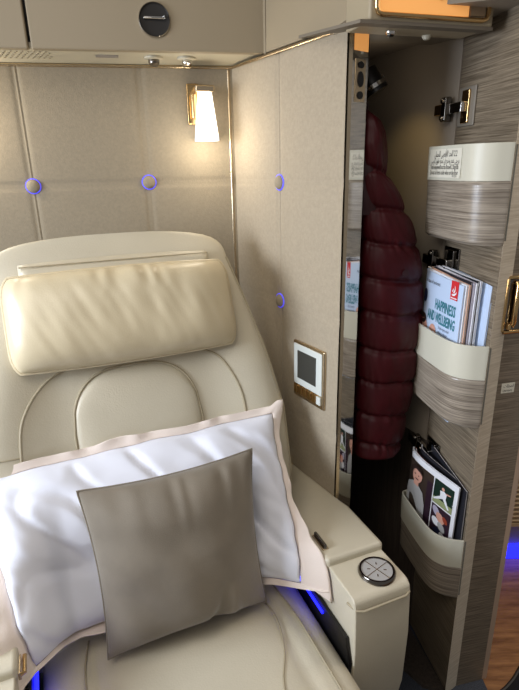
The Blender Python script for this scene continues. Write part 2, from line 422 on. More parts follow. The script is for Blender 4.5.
# ------------------------------------------------------------------ seat control screen on panel
t = empty('control_unit', (CORNER[0], CORNER[1], 0), RP, 'small gold framed touch controller with dark screen on the side panel', 'controller'); shell(t)
X0, X1, Z0, Z1 = .294, .421, .938, 1.089
MB().box(X0, X1, -.017, -.008, Z0, Z1).build('frame', M['palegold'], t, bevel=.006)
MB().box(X0+.006, X1-.007, -.0195, -.015, Z0+.037, Z1-.007).build('bezel', M['bezel'], t, bevel=.002)
MB().box(X0+.024, X1-.028, -.0215, -.018, Z0+.056, Z1-.022).build('screen', M['screen'], t, bevel=.001)
for i in range(6):
    w = .0188; x = X0+.008+i*w
    m = M['gold'] if i < 5 else M['bezel']
    MB().box(x, x+w-.003, -.021, -.015, Z0+.012, Z0+.033).build('key', m, t, bevel=.0012, label=None if i < 5 else 'white key')

# ------------------------------------------------------------------ seat
ANG = radians(21.8); SA, CA = sin(ANG), cos(ANG)
def BP(s, t, o=0): return Vector((s, t*SA-o*CA, .47+t*CA+o*SA))
seat = empty('suite_seat', SEAT, RS, 'cream leather first class recliner seat with puffy headrest and wide armrests', 'seat')
TT = .948
def bw(t):  # half width of backrest
    base = lerp_tab([(0, .33), (.12, .36), (.25, .385), (.42, .394), (.6, .366), (.75, .334), (.86, .305), (TT, .298)], t)
    if t > .86: base *= (max(0, 1-((t-.86)/(TT-.86+.0005))**3.6))**(1/3.6)
    return base
SC = .012
def backrest(a, b):
    t = -.06+(TT+.06)*b
    if b > .85: t = -.06+(TT+.06)*(.85+.15*sin((b-.85)/.15*pi/2))
    w = bw(max(0, t))
    an = 2*pi*a
    c_, s_ = cos(an), sin(an); e = .42
    x = w*(abs(c_)**e)*(1 if c_ >= 0 else -1)
    y = (abs(s_)**e)*(1 if s_ >= 0 else -1)
    k = abs(x)/max(w, .001)
    front = .050*sst(.45, .95, k)*sst(.9, .5, t)-.02*sst(.86, TT, t)
    o_ = (front if y > 0 else -.13+.085*sst(.45, TT, t))
    mid = (front-.10)/2-.02+.03*sst(.5, TT, t)
    o2 = mid+(o_-mid)*abs(y)
    return BP(SC+x, t, o2)
br = MB().grid(backrest, 96, 90, cu=True, capv=True).build('backrest', M['leather'], seat, smooth=60)
def front_o(s, t):
    k = min(1, abs(s-SC)/max(bw(t), .001)); y = (1-min(1, k**(2/.42)))**(.42/2) if k < 1 else 0
    front = .050*sst(.45, .95, k)*sst(.9, .5, t)-.02*sst(.86, TT, t)
    mid = (front-.10)/2-.02+.03*sst(.5, TT, t)
    return mid+(front-mid)*y
def seam(pts, r=.003, lift=.0005):
    pp = []
    for (a, b), (c_, d) in zip(pts, pts[1:]):
        for k in range(8):
            s_ = a+(c_-a)*k/8; t_ = b+(d-b)*k/8; pp.append((s_, t_))
    pp.append(pts[-1])
    return MB().tube([BP(a, b, front_o(a, b)+lift) for a, b in pp], r, 8)
def smoothcurve(pts, n=40):
    out = []
    P_ = [pts[0]]+pts+[pts[-1]]
    m = len(pts)-1
    for k in range(n+1):
        q = k/n*m; i = min(int(q), m-1); t = q-i
        p0, p1, p2, p3 = [Vector(P_[i+j]) for j in range(4)]
        out.append(tuple(.5*((2*p1)+(-p0+p2)*t+(2*p0-5*p1+4*p2-p3)*t*t+(-p0+3*p1-3*p2+p3)*t**3)))
    return out
# lumbar pad: a raised arch
def lum(a, b):
    x = -1+2*a
    s_ = .010+.158*x; top = .45+.150*(max(0, 1-abs(x)**3.0))**(1/2.2)
    t_ = .18+(top-.18)*b
    e1 = 1-abs(x)**6; e2 = 1-b**8
    o_ = .002+.014*sqrt(max(0, min(e1, e2)))
    return BP(s_, t_, front_o(s_, t_)+o_-.002)
MB().grid(lum, 40, 30).build('lumbar_pad', M['leather'], seat)
arch = []
for k in range(61):
    x = -1+2*k/60; arch.append((.010+.160*x, .45+.152*(max(0, 1-abs(x)**3.0))**(1/2.2)))
arch = [(-.150, .3)]+[(-.150, .4)]+arch+[(.170, .4), (.170, .3)]
MB().tube([BP(a, b, front_o(a, b)+.002) for a, b in arch], .0032, 8).build('arch_piping', M['piping'], seat)
MB().tube([BP(a, b, front_o(a, b)+.0005) for a, b in smoothcurve([(-.275, .40), (-.265, .49), (-.235, .55), (-.19, .595), (-.13, .62)])], .0035, 8).build('bolster_piping', M['piping'], seat)
MB().tube([BP(a, b, front_o(a, b)+.0005) for a, b in smoothcurve([(.285, .40), (.283, .47), (.268, .53), (.235, .59), (.17, .625)])], .0035, 8).build('bolster_piping', M['piping'], seat)
seam([(.285, .425), (.33, .427), (.375, .432)], .002).build('bolster_seam', M['piping'], seat)
seam([(-.275, .425), (-.33, .427), (-.375, .432)], .002).build('bolster_seam', M['piping'], seat)
eg = []
for k in range(40):
    t_ = .12+(.86-.12)*k/39; eg.append(BP(SC+bw(t_)*.985, t_, front_o(SC+bw(t_)*.985, t_)+.002))
MB().tube(eg, .003, 8).build('edge_piping', M['piping'], seat)
# head flap behind the puffy pillow
def flap(a, b):
    x = -1+2*a; s_ = .016+.238*x; t_ = .70+.185*b-.006*x*x
    ed = min(1, (1-abs(x))*18, (1-b)*7)
    return BP(s_, t_, front_o(s_, t_)+.004+.020*sqrt(max(0, ed)))
MB().grid(flap, 60, 24).build('headrest_flap', M['leather'], seat)
seam([(.016-.234, .868), (.016+.234, .868)], .0015, .024).build('flap_seam', M['piping'], seat)

def cushion(fnpos, n=48, m=48, merge=1e-5):
    """closed pillow: fnpos(u,v,side) with side +1 front, -1 back, u,v in -1..1"""
    mb = MB()
    for sd in (1, -1): mb.grid(lambda a, b: fnpos(-1+2*a, -1+2*b, sd), n, m)
    return mb
def headp(u_, v_, sd):
    w, h = .275, .118
    k = (max(0, 1-abs(u_)**5)*max(0, 1-abs(v_)**3.0))**.5
    s_ = .012+w*u_*(1-.03*(1-abs(v_)**2)*0)-.0; t_ = .728+h*v_*(1-.05*u_*u_)+.012*u_*u_*0
    # corners a bit rounded
    s_ -= .018*u_*abs(v_)**6
    wr = .006*nz(u_*4+3, v_*.8, 1)+.0022*nz(u_*11+v_*2, v_*.9+2, 4)
    wr *= (1-.5*abs(v_))
    gather = .0050*sin(u_*34+5*nz(u_*3, 0, 7))*max(0, abs(v_)-.35)*(.15 if v_ < 0 else 1.2)*(.5+.5*sin(u_*5+1))
    o_ = .042+sd*(.070*k)+(wr+gather if sd > 0 else 0)*min(1, k*2.2)
    return BP(s_, t_, o_)
hp = cushion(headp, 110, 56).build('headrest_pillow', M['headleather'], seat, merge=1e-5, smooth=80)
edge = []
N_ = 60
for k in range(N_): edge.append(headp(-1+2*k/N_, 1, 1))
for k in range(30): edge.append(headp(1, 1-2*k/30, 1))
for k in range(N_): edge.append(headp(1-2*k/N_, -1, 1))
for k in range(30): edge.append(headp(-1, -1+2*k/30, 1))
MB().tube(edge, .0038, 8, closed=True).build('pillow_piping', M['headleather'], hp)

# seat cushion
def cush(a, b):
    # closed ring around x, swept along y (b: 0 rear -> 1 front)
    y = .0-.62*b
    an = 2*pi*a; e = .28; c_, s_ = cos(an), sin(an)
    x = .318*(abs(c_)**e)*(1 if c_ >= 0 else -1); zz = (abs(s_)**e)*(1 if s_ >= 0 else -1)
    k = abs(x)/.318
    top = .462+.012*(1-k**2)*0+.010*(1-min(1, (abs(x-.0)/.2)**4))*sst(-.03, -.12, y)-.006*exp(-((abs(x-.005)-.215)/.012)**2)
    z = top if zz > 0 else .28
    z = .37+(z-.37)*abs(zz)
    if b > .9: z = .37+(z-.37)*sqrt(max(0.02, 1-((b-.9)/.1)**2))
    return (SC+.01+x, y, z)
MB().grid(cush, 120, 70, cu=True, capv=True).build('seat_cushion', M['leather'], seat, smooth=60)
def ctop(x, y):
    q = x-(SC+.01); return .462+.010*(1-min(1, (abs(q)/.2)**4))*sst(-.03, -.12, y)
MB().tube([(p[0], p[1], ctop(p[0], p[1])+.0005) for p in smoothcurve([(.215, -.04), (.232, -.10), (.236, -.17), (.215, -.25), (.185, -.31), (.172, -.36), (.165, -.45)])], .0022, 8).build('cushion_seam', M['piping'], seat)
MB().tube([(p[0], p[1], ctop(p[0], p[1])-.0015) for p in smoothcurve([(.268, -.02), (.285, -.15), (.288, -.3), (.288, -.5)])], .0022, 8).build('cushion_seam', M['piping'], seat)
MB().tube([(p[0], p[1], ctop(p[0], p[1])+.0005) for p in smoothcurve([(-.19, -.04), (-.205, -.12), (-.20, -.22), (-.175, -.30), (-.15, -.36), (-.14, -.45)])], .0022, 8).build('cushion_seam', M['piping'], seat)
# armrest (right)
def arm_body(plan, yf, zt):
    """plan: xy polygon; points with y near yf follow the rounded front profile"""
    mb = MB(); zs = [(0, .075), (.06, .060), (.15, .032), (.315, .0), (.475, -.006), (zt-.026, 0), (zt-.012, .003), (zt-.004, .012), (zt, .03)]
    n = len(plan)
    for z, dy in zs: mb.v += [(x, y+(dy if y < yf+.03 else 0), z) for x, y in plan]
    for j in range(len(zs)-1):
        for i in range(n): mb.f.append((j*n+i, j*n+(i+1) % n, (j+1)*n+(i+1) % n, (j+1)*n+i))
    mb.f.append(tuple(range(n-1, -1, -1))); mb.f.append(tuple((len(zs)-1)*n+i for i in range(n)))
    return mb
APLAN = [(.352, -.318), (.498, -.318), (.498, -.02), (.448, .28), (.352, .28)]
LPLAN = [(.346, -.205), (.503, -.205), (.503, -.045), (.496, -.015), (.447, .28), (.346, .28)]
ar = arm_body(APLAN, -.318, .615).build('armrest', M['leather'], seat, bevel=.014, bseg=4)
MB().prism(LPLAN, .600, .634).build('armrest_lid', M['leather'], ar, bevel=.011, bseg=4)
pts = []
for y, x in ((.0, .349), (-.29, .349), (-.318, .356), (-.325, .37), (-.325, .48), (-.318, .494), (-.29, .501), (.0, .501)): pts.append((x, y, .588))
MB().tube(pts[1:7], .0028, 8).build('armrest_piping', M['piping'], ar)
lt = MB().tube([(.362, -.118, .636), (.362, -.118, .643), (.362, -.168, .643), (.362, -.168, .636)], .004, 10).build('latch', M['darkchrome'], ar, label='dark chrome lid latch')
MB().box(.354, .370, -.172, -.114, .630, .637).build('latch_plate', M['palegold'], lt, bevel=.002)
dc = Vector((.444, -.262, .615))
cp = MB().lathe([(.043, -.002), (.043, .004), (.040, .008), (.036, .008), (.0355, .004)], dc, (0, 0, 1), 48).build('control_dial', M['darkchrome'], ar, label='round control dial with a dark chrome ring and grey face')
MB().lathe([(.0355, 0), (.0355, .006), (.001, .0065)], dc, (0, 0, 1), 48).build('dial_face', M['dial'], cp)
kk = MB()
for an in (.3, .3+pi/2):
    mx = Matrix.Translation(dc) @ Matrix.Rotation(an, 4, 'Z'); kk.box(-.034, .034, -.0006, .0006, .0066, .0072, mx)
for an, q in ((.3+pi/4, 0), (.3+3*pi/4, 1), (.3+5*pi/4, 0), (.3+7*pi/4, 1)):
    mx = Matrix.Translation(dc) @ Matrix.Rotation(an, 4, 'Z')
    kk.box(.015, .022, -.001, .001, .0066, .0071, mx)
kk.build('dial_marks', M['gold'], cp)
# dark shroud and blue strip light in the gap right of the cushion
MB().extrude([(.342, -.02, .50), (.342, -.30, .50), (.342, -.318, .44), (.342, -.30, .28), (.342, .05, .28), (.342, .05, .50)], (.008, 0, 0)).build('shroud', M['black'], seat)
MB().tube([(.341, .0, .478), (.341, -.20, .478)], .004, 8).build('strip_light', M['blue'], seat)
MB().box(-.312, -.304, -.40, .03, .25, .52).build('shroud', M['black'], seat)
MB().tube([(-.300, -.10, .488), (-.300, -.40, .488)], .005, 8).build('strip_light', M['blue'], seat)
# left console
lc = arm_body([(-.60, -.50), (-.318, -.50), (-.318, .26), (-.60, .26)], -.50, .615).build('side_console', M['leather'], seat, bevel=.014, bseg=4)
MB().box(-.60, -.312, -.215, .26, .600, .634).build('console_lid', M['leather'], lc, bevel=.011, bseg=4)
l2 = MB().tube([(-.311, -.165, .605), (-.303, -.165, .608), (-.303, -.205, .608), (-.311, -.205, .605)], .004, 10).build('latch', M['gold'], lc, label='gold latch on the console edge')
MB().box(-.314, -.309, -.21, -.16, .598, .616).build('latch_plate', M['palegold'], l2, bevel=.001)

# ------------------------------------------------------------------ white pillow
def pil_base(s_, t_):
    lift = .02+.015*nz(s_*6, t_*6, 2)
    side = sst(.20, .37, s_)
    lift += side*sst(.40, .0, t_)*.20+side*.03
    sl = sst(-.20, -.33, s_)
    lift += sl*sst(.42, .05, t_)*.19
    lift += .05*sst(.18, .0, t_)*(1-max(side, sl))
    return lift
PC = (-.012, .212); PW, PH = .362, .190
def wp_edge(u_, v_):
    s_ = PC[0]+PW*u_; t_ = PC[1]+PH*v_
    s_ += -.052*max(0, u_)*(1-v_)/2+.085*max(0, -u_)*(1-v_)/2+.004*nz(u_*3, v_*5, 8)
    t_ += .010*u_*(1 if v_ > 0 else -.6)*abs(v_)+.006*nz(u_*4, v_*2, 3)
    return s_, t_
def wpil(u_, v_, sd):
    s_, t_ = wp_edge(u_, v_)
    k = (max(0, 1-abs(u_)**4)*max(0, 1-abs(v_)**3))**.55
    dent = .035*exp(-(((u_+.05)/.55)**2+((v_+.3)/.6)**2))
    q = (u_*.75+v_*.35)
    wr = .014*nz(u_*2.2+v_*.8, v_*1.0-u_*.8, 5)-.016*max(0, .22-abs(nz(q*3.6, (v_-u_*.4)*.9, 9)))/.22*.8
    wr += .010*abs(nz(u_*7+v_*4, v_*1.2, 12))*sst(.2, 1, abs(u_))+.002*nz(u_*6, v_*5, 2)
    o_ = pil_base(s_, t_)+(sd*.5+.5)*(.10*k-dent*k)+(wr*min(1, k*2) if sd > 0 else 0)
    return BP(s_, t_, o_)
pillow = cushion(wpil, 110, 70).build('bed_pillow', M['linen'], None, merge=1e-5, smooth=80)
place(pillow, SEAT, RS); tag(pillow, 'white cotton pillow with blush pink border leaning against the seat back', 'pillow')
# flange: ring strip around the pillow
ring = []
NU, NV = 110, 64
for k in range(NU): ring.append((-1+2*k/NU, 1))
for k in range(NV): ring.append((1, 1-2*k/NV))
for k in range(NU): ring.append((1-2*k/NU, -1))
for k in range(NV): ring.append((-1, -1+2*k/NV))
def flange(a, b):
    i = int(round(a*len(ring))) % len(ring); u_, v_ = ring[i]
    s_, t_ = wp_edge(u_, v_)
    du = (u_ if abs(u_) > .999 else 0) + (0 if abs(u_) > .999 else 0); dv = v_ if abs(v_) > .999 else 0
    # blend outward direction near the corners
    ou = sst(.80, 1.0, abs(u_))*(1 if u_ > 0 else -1); ov = sst(.66, 1.0, abs(v_))*(1 if v_ > 0 else -1)
    wid = .020+.012*max(0, nz(i*.05, 1, 6)) if v_ > .99 else .020+.022*sst(.5, .9, u_)
    if u_ < -.95: wid = .050
    if u_ > .95: wid = .012+.036*sst(.0, -1, v_)+.020*sst(.6, 1, v_)
    ph = i/len(ring)*2*pi
    ruf = (.009 if u_ < -.95 else .0045)*sin(ph*26+4*nz(i*.06, 0, 3))*(.4+abs(nz(i*.04, 5, 1))*1.8)
    s2 = s_+ou*wid*b; t2 = t_+ov*wid*b
    if v_ < -.99: t2 = t_-wid*.3*b
    o_ = pil_base(s2, max(0, t2))+ruf*b**.7+.004
    if v_ < -.99: o_ += .042*b*(1-abs(u_)**3)
    if u_ < -.95: o_ += .02*b
    return BP(s2, t2, o_)
MB().grid(flange, len(ring), 10, cu=True).build('border', M['pink'], pillow, smooth=80, solid=.0025)

# ------------------------------------------------------------------ grey throw cushion
bl, brr, tr, tl = Vector((-.154, -.135, .492)), Vector((.226, -.122, .488)), Vector((.238, -.022, .858)), Vector((-.165, -.022, .853))
cn = ((brr-bl).cross(tl-bl)).normalized()
if cn.y > 0: cn = -cn
def throw(u_, v_, sd):
    a = (u_+1)/2; b = (v_+1)/2
    c1 = .07
    a2 = .5+(a-.5)*(1-c1*(1-v_*v_)); b2 = .5+(b-.5)*(1-c1*(1-u_*u_))
    p = bl*(1-a2)*(1-b2)+brr*a2*(1-b2)+tr*a2*b2+tl*(1-a2)*b2
    k = (max(0, 1-u_*u_)*max(0, 1-v_*v_))**.56
    wr = .010*nz(u_*2+v_, v_*2, 6)+.0065*sin(u_*22+3*nz(u_*3, 1, 4))*max(0, v_-.35)*(.6+.4*u_)
    wr += -.020*exp(-((u_-.28-.25*(v_+1))/.09)**2)*sst(-.3, -1, v_)
    wr += .012*exp(-((u_-.5)/.09)**2)*sst(-.2, -1, v_)
    sag = .018*exp(-((v_+.9)/.35)**2)
    return p+cn*(sd*(.086+(sag if sd > 0 else 0))*k+(wr*min(1, k*2.5) if sd > 0 else 0))
thr = cushion(throw, 80, 80).build('throw_cushion', M['velvet'], None, merge=1e-5, smooth=80)
place(thr, SEAT, RS); tag(thr, 'square taupe grey velvet cushion propped in front of the white pillow', 'cushion')
edge = []
for k in range(40): edge.append(throw(-1+2*k/40, 1, 1))
for k in range(40): edge.append(throw(1, 1-2*k/40, 1))
for k in range(40): edge.append(throw(1-2*k/40, -1, 1))
for k in range(40): edge.append(throw(-1, -1+2*k/40, 1))
MB().tube(edge, .0022, 8, closed=True).build('edge_seam', M['velvet'], thr)

# ------------------------------------------------------------------ closet door (local x hinge -> free edge, inner face at y=0 facing -y)
door = empty('closet_door', HINGE, RD, 'open grey-brown wood grain closet door carrying three magazine pockets', 'door')
MB().prism([(0, 0), (.2425, 0), (.2425-.0085, .02), (0, .02)], .02, 1.785).build('door_panel', M['door'], door)
# world -> door local
def dl(x, y):
    v = Matrix.Rotation(-RD, 3, 'Z') @ (Vector((x, y, 0))-Vector(HINGE)); return (v.x, v.y)
A0, A1, A2, A3 = dl(.527, 1.118), dl(.570, 1.145), dl(.656, 1.164), dl(.672, 1.167)
ex = Vector((A2[0]-A1[0], A2[1]-A1[1], 0)).normalized()
MB().prism([A0, A1, (A1[0]-.02, A1[1]), (A0[0]-.035, A0[1]+.0205), (A0[0]-.001, A0[1]+.0005)], .0, 1.785).build('edge_strip', M['strip'], door, bevel=.001)
MB().prism([A1, A2, (A2[0]-.2, A2[1]), (.03, A1[1]+.02), (.03, .022), (A0[0]-.036, .022), (A1[0]-.021, A1[1])], .0, 1.785).build('edge_face', M['face'], door)
MB().prism([A2, A3, (A3[0]-.2, A3[1]), (A2[0]-.2, A2[1])], .0, 1.785).build('edge_trim', M['beige'], door, bevel=.001, label='narrow beige trim strip')
# handle
def fc(x, z, o=0):
    n = Vector((ex.y, -ex.x, 0));
    if n.x < 0: n = -n
    return Vector((A1[0], A1[1], 0))+ex*x+Vector((0, 0, z))+n*o
hz0, hz1 = 1.128, 1.252
hl = MB().tube([fc(-.012+a, z, .003) for a, z in ((.0, hz0), (.0, hz1-.004), (.004, hz1), (.058, hz1), (.062, hz1-.004), (.062, hz0), (.058, hz0-.004), (.004, hz0-.004))], .0045, 8, closed=True).build('handle', M['gold'], door, label='flush gold pull handle')
MB().extrude([fc(-.010, hz0, .0006), fc(.048, hz0, .0006), fc(.048, hz1, .0006), fc(-.010, hz1, .0006)], fc(0, 0, .001)-fc(0, 0, 0)).build('handle_cup', M['darkchrome'], hl)
MB().tube([fc(.012, hz0+.012, .004), fc(.012, hz0+.018, .010), fc(.012, hz1-.018, .010), fc(.012, hz1-.012, .004)], .006, 10).build('handle_bar', M['gold'], hl)
MB().box(-.006, .006, -.004, .004, -.007, .007, Matrix.Translation(fc(.002, hz0+.01, .006))).build('handle_catch', M['gold'], hl, bevel=.002)
# sticker on the edge face
st = MB().extrude([fc(.012, .966, .0004), fc(.048, .966, .0004), fc(.048, .992, .0004), fc(.012, .992, .0004)], fc(0, 0, .0004)-fc(0, 0, 0)).build('sticker', M['sticker'], door, label='small white sticker with two lines of writing')
textmb(arabic('المجلات'), .011, fc(.046, .981, .0012), tuple(ex), (0, 0, 1), 'RIGHT', squash=.8).build('sticker_text', M['ink'], st, smooth=0)
textmb('Literature', .009, fc(.016, .970, .0012), tuple(ex), (0, 0, 1), 'LEFT', squash=.72).build('sticker_text', M['ink'], st, smooth=0)

FOOT = smoothcurve([(.0, 0), (.0, .03), (.003, .058), (.016, .069), (.06, .071), (.12, .071), (.17, .069), (.203, .060), (.227, .038), (.24, .010), (.243, 0)], 60)
def pocket_v(z, z0, z1):
    q = (z-z0)/(z1-z0); return .92+.08*min(1, q*1.2)
def pocket(z0, zb, z1, sticker):
    def shell(za, zc, out):
        def fn(a, b):
            i = a*60; k = min(int(i), 59); w = i-k
            x = FOOT[k][0]*(1-w)+FOOT[k+1][0]*w; v = FOOT[k][1]*(1-w)+FOOT[k+1][1]*w
            z = za+(zc-za)*b; s_ = pocket_v(z, z0, z1)
            # underside curves in at the very bottom
            d = z-z0
            s_ *= 1-.0*d
            return (x, -(v*s_+out if v > 0 else 0), z-(.010*(v/.066) if zc < z1-.001 or True else 0)*0)
        return fn
    body = MB().grid(shell(z0+.006, zb, 0), 61, 14)
    # bottom
    n0 = [shell(z0+.006, zb, 0)(k/60, 0) for k in range(61)]
    cen = [(p[0]*.97+.003, p[1]*.9, z0) for p in n0]
    off = len(body.v); body.v += cen
    for k in range(60): body.f.append((k, k+1, off+k+1, off+k))
    body.f.append(tuple(off+k for k in range(61)))
    pk = body.build('magazine_pocket', M['pocket'], door, solid=.003, soff=0)
    rm = MB().grid(shell(zb, z1, .0012), 61, 8).build('pocket_rim', M['rim'], pk, solid=.0045, soff=-.2, bevel=.001)
    MB().grid(shell(z0+.01, z1-.004, -.0055), 61, 4).build('pocket_lining', M['rimin'], pk)
    return pk
p1 = pocket(1.327, 1.460, 1.535, True)
p2 = pocket(.888, 1.014, 1.098, False)
p3 = pocket(.366, .470, .558, False)
for p_, l_ in ((p1, 'top pocket with an empty ivory rim and a printed notice'), (p2, 'middle pocket full of magazines'), (p3, 'bottom pocket holding a photo magazine')): p_['label'] = l_
# notice on top pocket
yS = -.0727
def nfront(x):
    x = max(x, .02); i = 20
    while i < 59 and FOOT[i+1][0] < x: i += 1
    while i > 8 and FOOT[i][0] > x: i -= 1
    w_ = (x-FOOT[i][0])/max(1e-6, FOOT[i+1][0]-FOOT[i][0]); return -(FOOT[i][1]*(1-w_)+FOOT[i+1][1]*w_)-.0036
nt_ = MB().grid(lambda a, b: (.026+.142*a, nfront(.026+.142*a)-.0004, 1.466+.062*b), 24, 3).build('notice', M['sticker'], p1)
tx = MB()
NW = lambda x, z: (x, nfront(x)-.0010, z)
for s_, sz, z, x, al, ft in ((arabic('الحد الأقصى للحمل')+' 2.2', .0175, 1.5115, .152, 'RIGHT', .100), (arabic('يرجى عدم وضع أي أمتعة فوق الجيب'), .0155, 1.4975, .162, 'RIGHT', .128),
                             ('Total equipment not to exceed 2.2kg/5lb', .0145, 1.4845, .034, 'LEFT', .126), ('Do not set items inside when on the floor', .0145, 1.4725, .034, 'LEFT', .126), ('P/N 2310', .006, 1.4675, .138, 'LEFT', .018)):
    q = textmb(s_, sz, (x, z), 0, 0, al, NW, fit=ft); tx.add(q.v, q.f)
tx.build('notice_text', M['ink'], nt_, smooth=0)

# hinges
def hinge(z, dark):
    a, b = (M['darkchrome'], M['black']) if dark else (M['gold'], M['chrome'])
    pl = MB().box(.008, .080, -.005, 0, z-.042, z+.042).build('hinge', mat('hinge_plate', srgb(130, 122, 110), .5) if not dark else M['darkchrome'], door, bevel=.003)
    MB().box(.030, .062, -.010, -.004, z-.036, z+.036).build('hinge_cup', a, pl, bevel=.004)
    MB().box(-.012, .052, -.022, -.008, z-.012, z+.012).build('hinge_arm', M['chrome'], pl, bevel=.003)
    e = MB(); e.box(-.030, -.008, -.030, -.012, z-.028, z+.028)
    e.build('hinge_base', M['darkchrome'], pl, bevel=.004)
    MB().box(-.062, -.026, -.030, -.012, z-.012, z+.013).build('hinge_block', a, pl, bevel=.003)
    MB().lathe([(.006, 0), (.006, .004), (.003, .005)], (-.019, -.03, z+.019), (0, -1, 0), 16).build('hinge_screw', M['chrome'], pl)
    MB().lathe([(.006, 0), (.006, .004), (.003, .005)], (-.019, -.03, z-.019), (0, -1, 0), 16).build('hinge_screw', M['chrome'], pl)
hinge(1.62, False); hinge(1.254, True); hinge(.705, True)

# ------------------------------------------------------------------ magazines (positions in door frame)
def mag_surface(path, z0, h, lean):
    """path: (x,y) list along the width; lean: y shift at the top"""
    P_ = smoothcurve(path, 40)
    L = [0]
    for a, b in zip(P_, P_[1:]): L.append(L[-1]+hypot(b[0]-a[0], b[1]-a[1]))
    W = L[-1]
    def at(s, z):
        s = max(0, min(W, s)); k = 0
        while k < 39 and L[k+1] < s: k += 1
        w = (s-L[k])/max(1e-9, L[k+1]-L[k])
        x = P_[k][0]*(1-w)+P_[k+1][0]*w; y = P_[k][1]*(1-w)+P_[k+1][1]*w
        t = P_[k+1][0]-P_[k][0], P_[k+1][1]-P_[k][1]; l = hypot(*t); n = (t[1]/l, -t[0]/l)
        return x, y, n
    def S(s, z, o=0):
        x, y, n = at(s, z); q = z/h
        return Vector((x+n[0]*o+lean[0]*q*q, y+n[1]*o+lean[1]*q*q, z0+z-.03*0))
    return S, W
def magazine(path, z0, h, th, lean, cover, label, group, drop=0):
    S, W = mag_surface(path, z0, h, lean)
    e = empty('magazine', HINGE, RD, label, 'magazine', group)
    def zz(s, b): return h*b-(drop*(s/W))*b
    # cover: front + spine + back
    cv = MB().grid(lambda a, b: S(W*a, zz(W*a, b), 0), 30, 8)
    cv.grid(lambda a, b: S(W*a, zz(W*a, b), -th), 30, 8)
    cv.grid(lambda a, b: S(0, zz(0, b), -th*a), 4, 8)
    cb = cv.build('cover', cover, e, merge=1e-6)
    pg = MB()
    def blk(a, b):
        # ring around section swept upward
        q = a*4 % 4; i = int(q); w = q-i
        s0, s1 = .001, W-.0015
        if i == 0: s_, o_ = s0+(s1-s0)*w, -.0007
        elif i == 1: s_, o_ = s1, -.0007-(th-.0014)*w
        elif i == 2: s_, o_ = s1+(s0-s1)*w, -th+.0007
        else: s_, o_ = s0, -th+.0007+(th-.0014)*w
        return S(s_, zz(s_, b)*.995+.0005, o_)
    pg.grid(blk, 80, 8, cu=True)
    n = 80; last = 7*n
    # top of the page block as strips
    for k in range(20): pg.f.append((last+k, last+k+1, last+(60-k-1) % 80, last+(60-k) % 80))
    pg.build('pages', M['paper'], e, merge=1e-6)
    return e, S, W, zz, cb

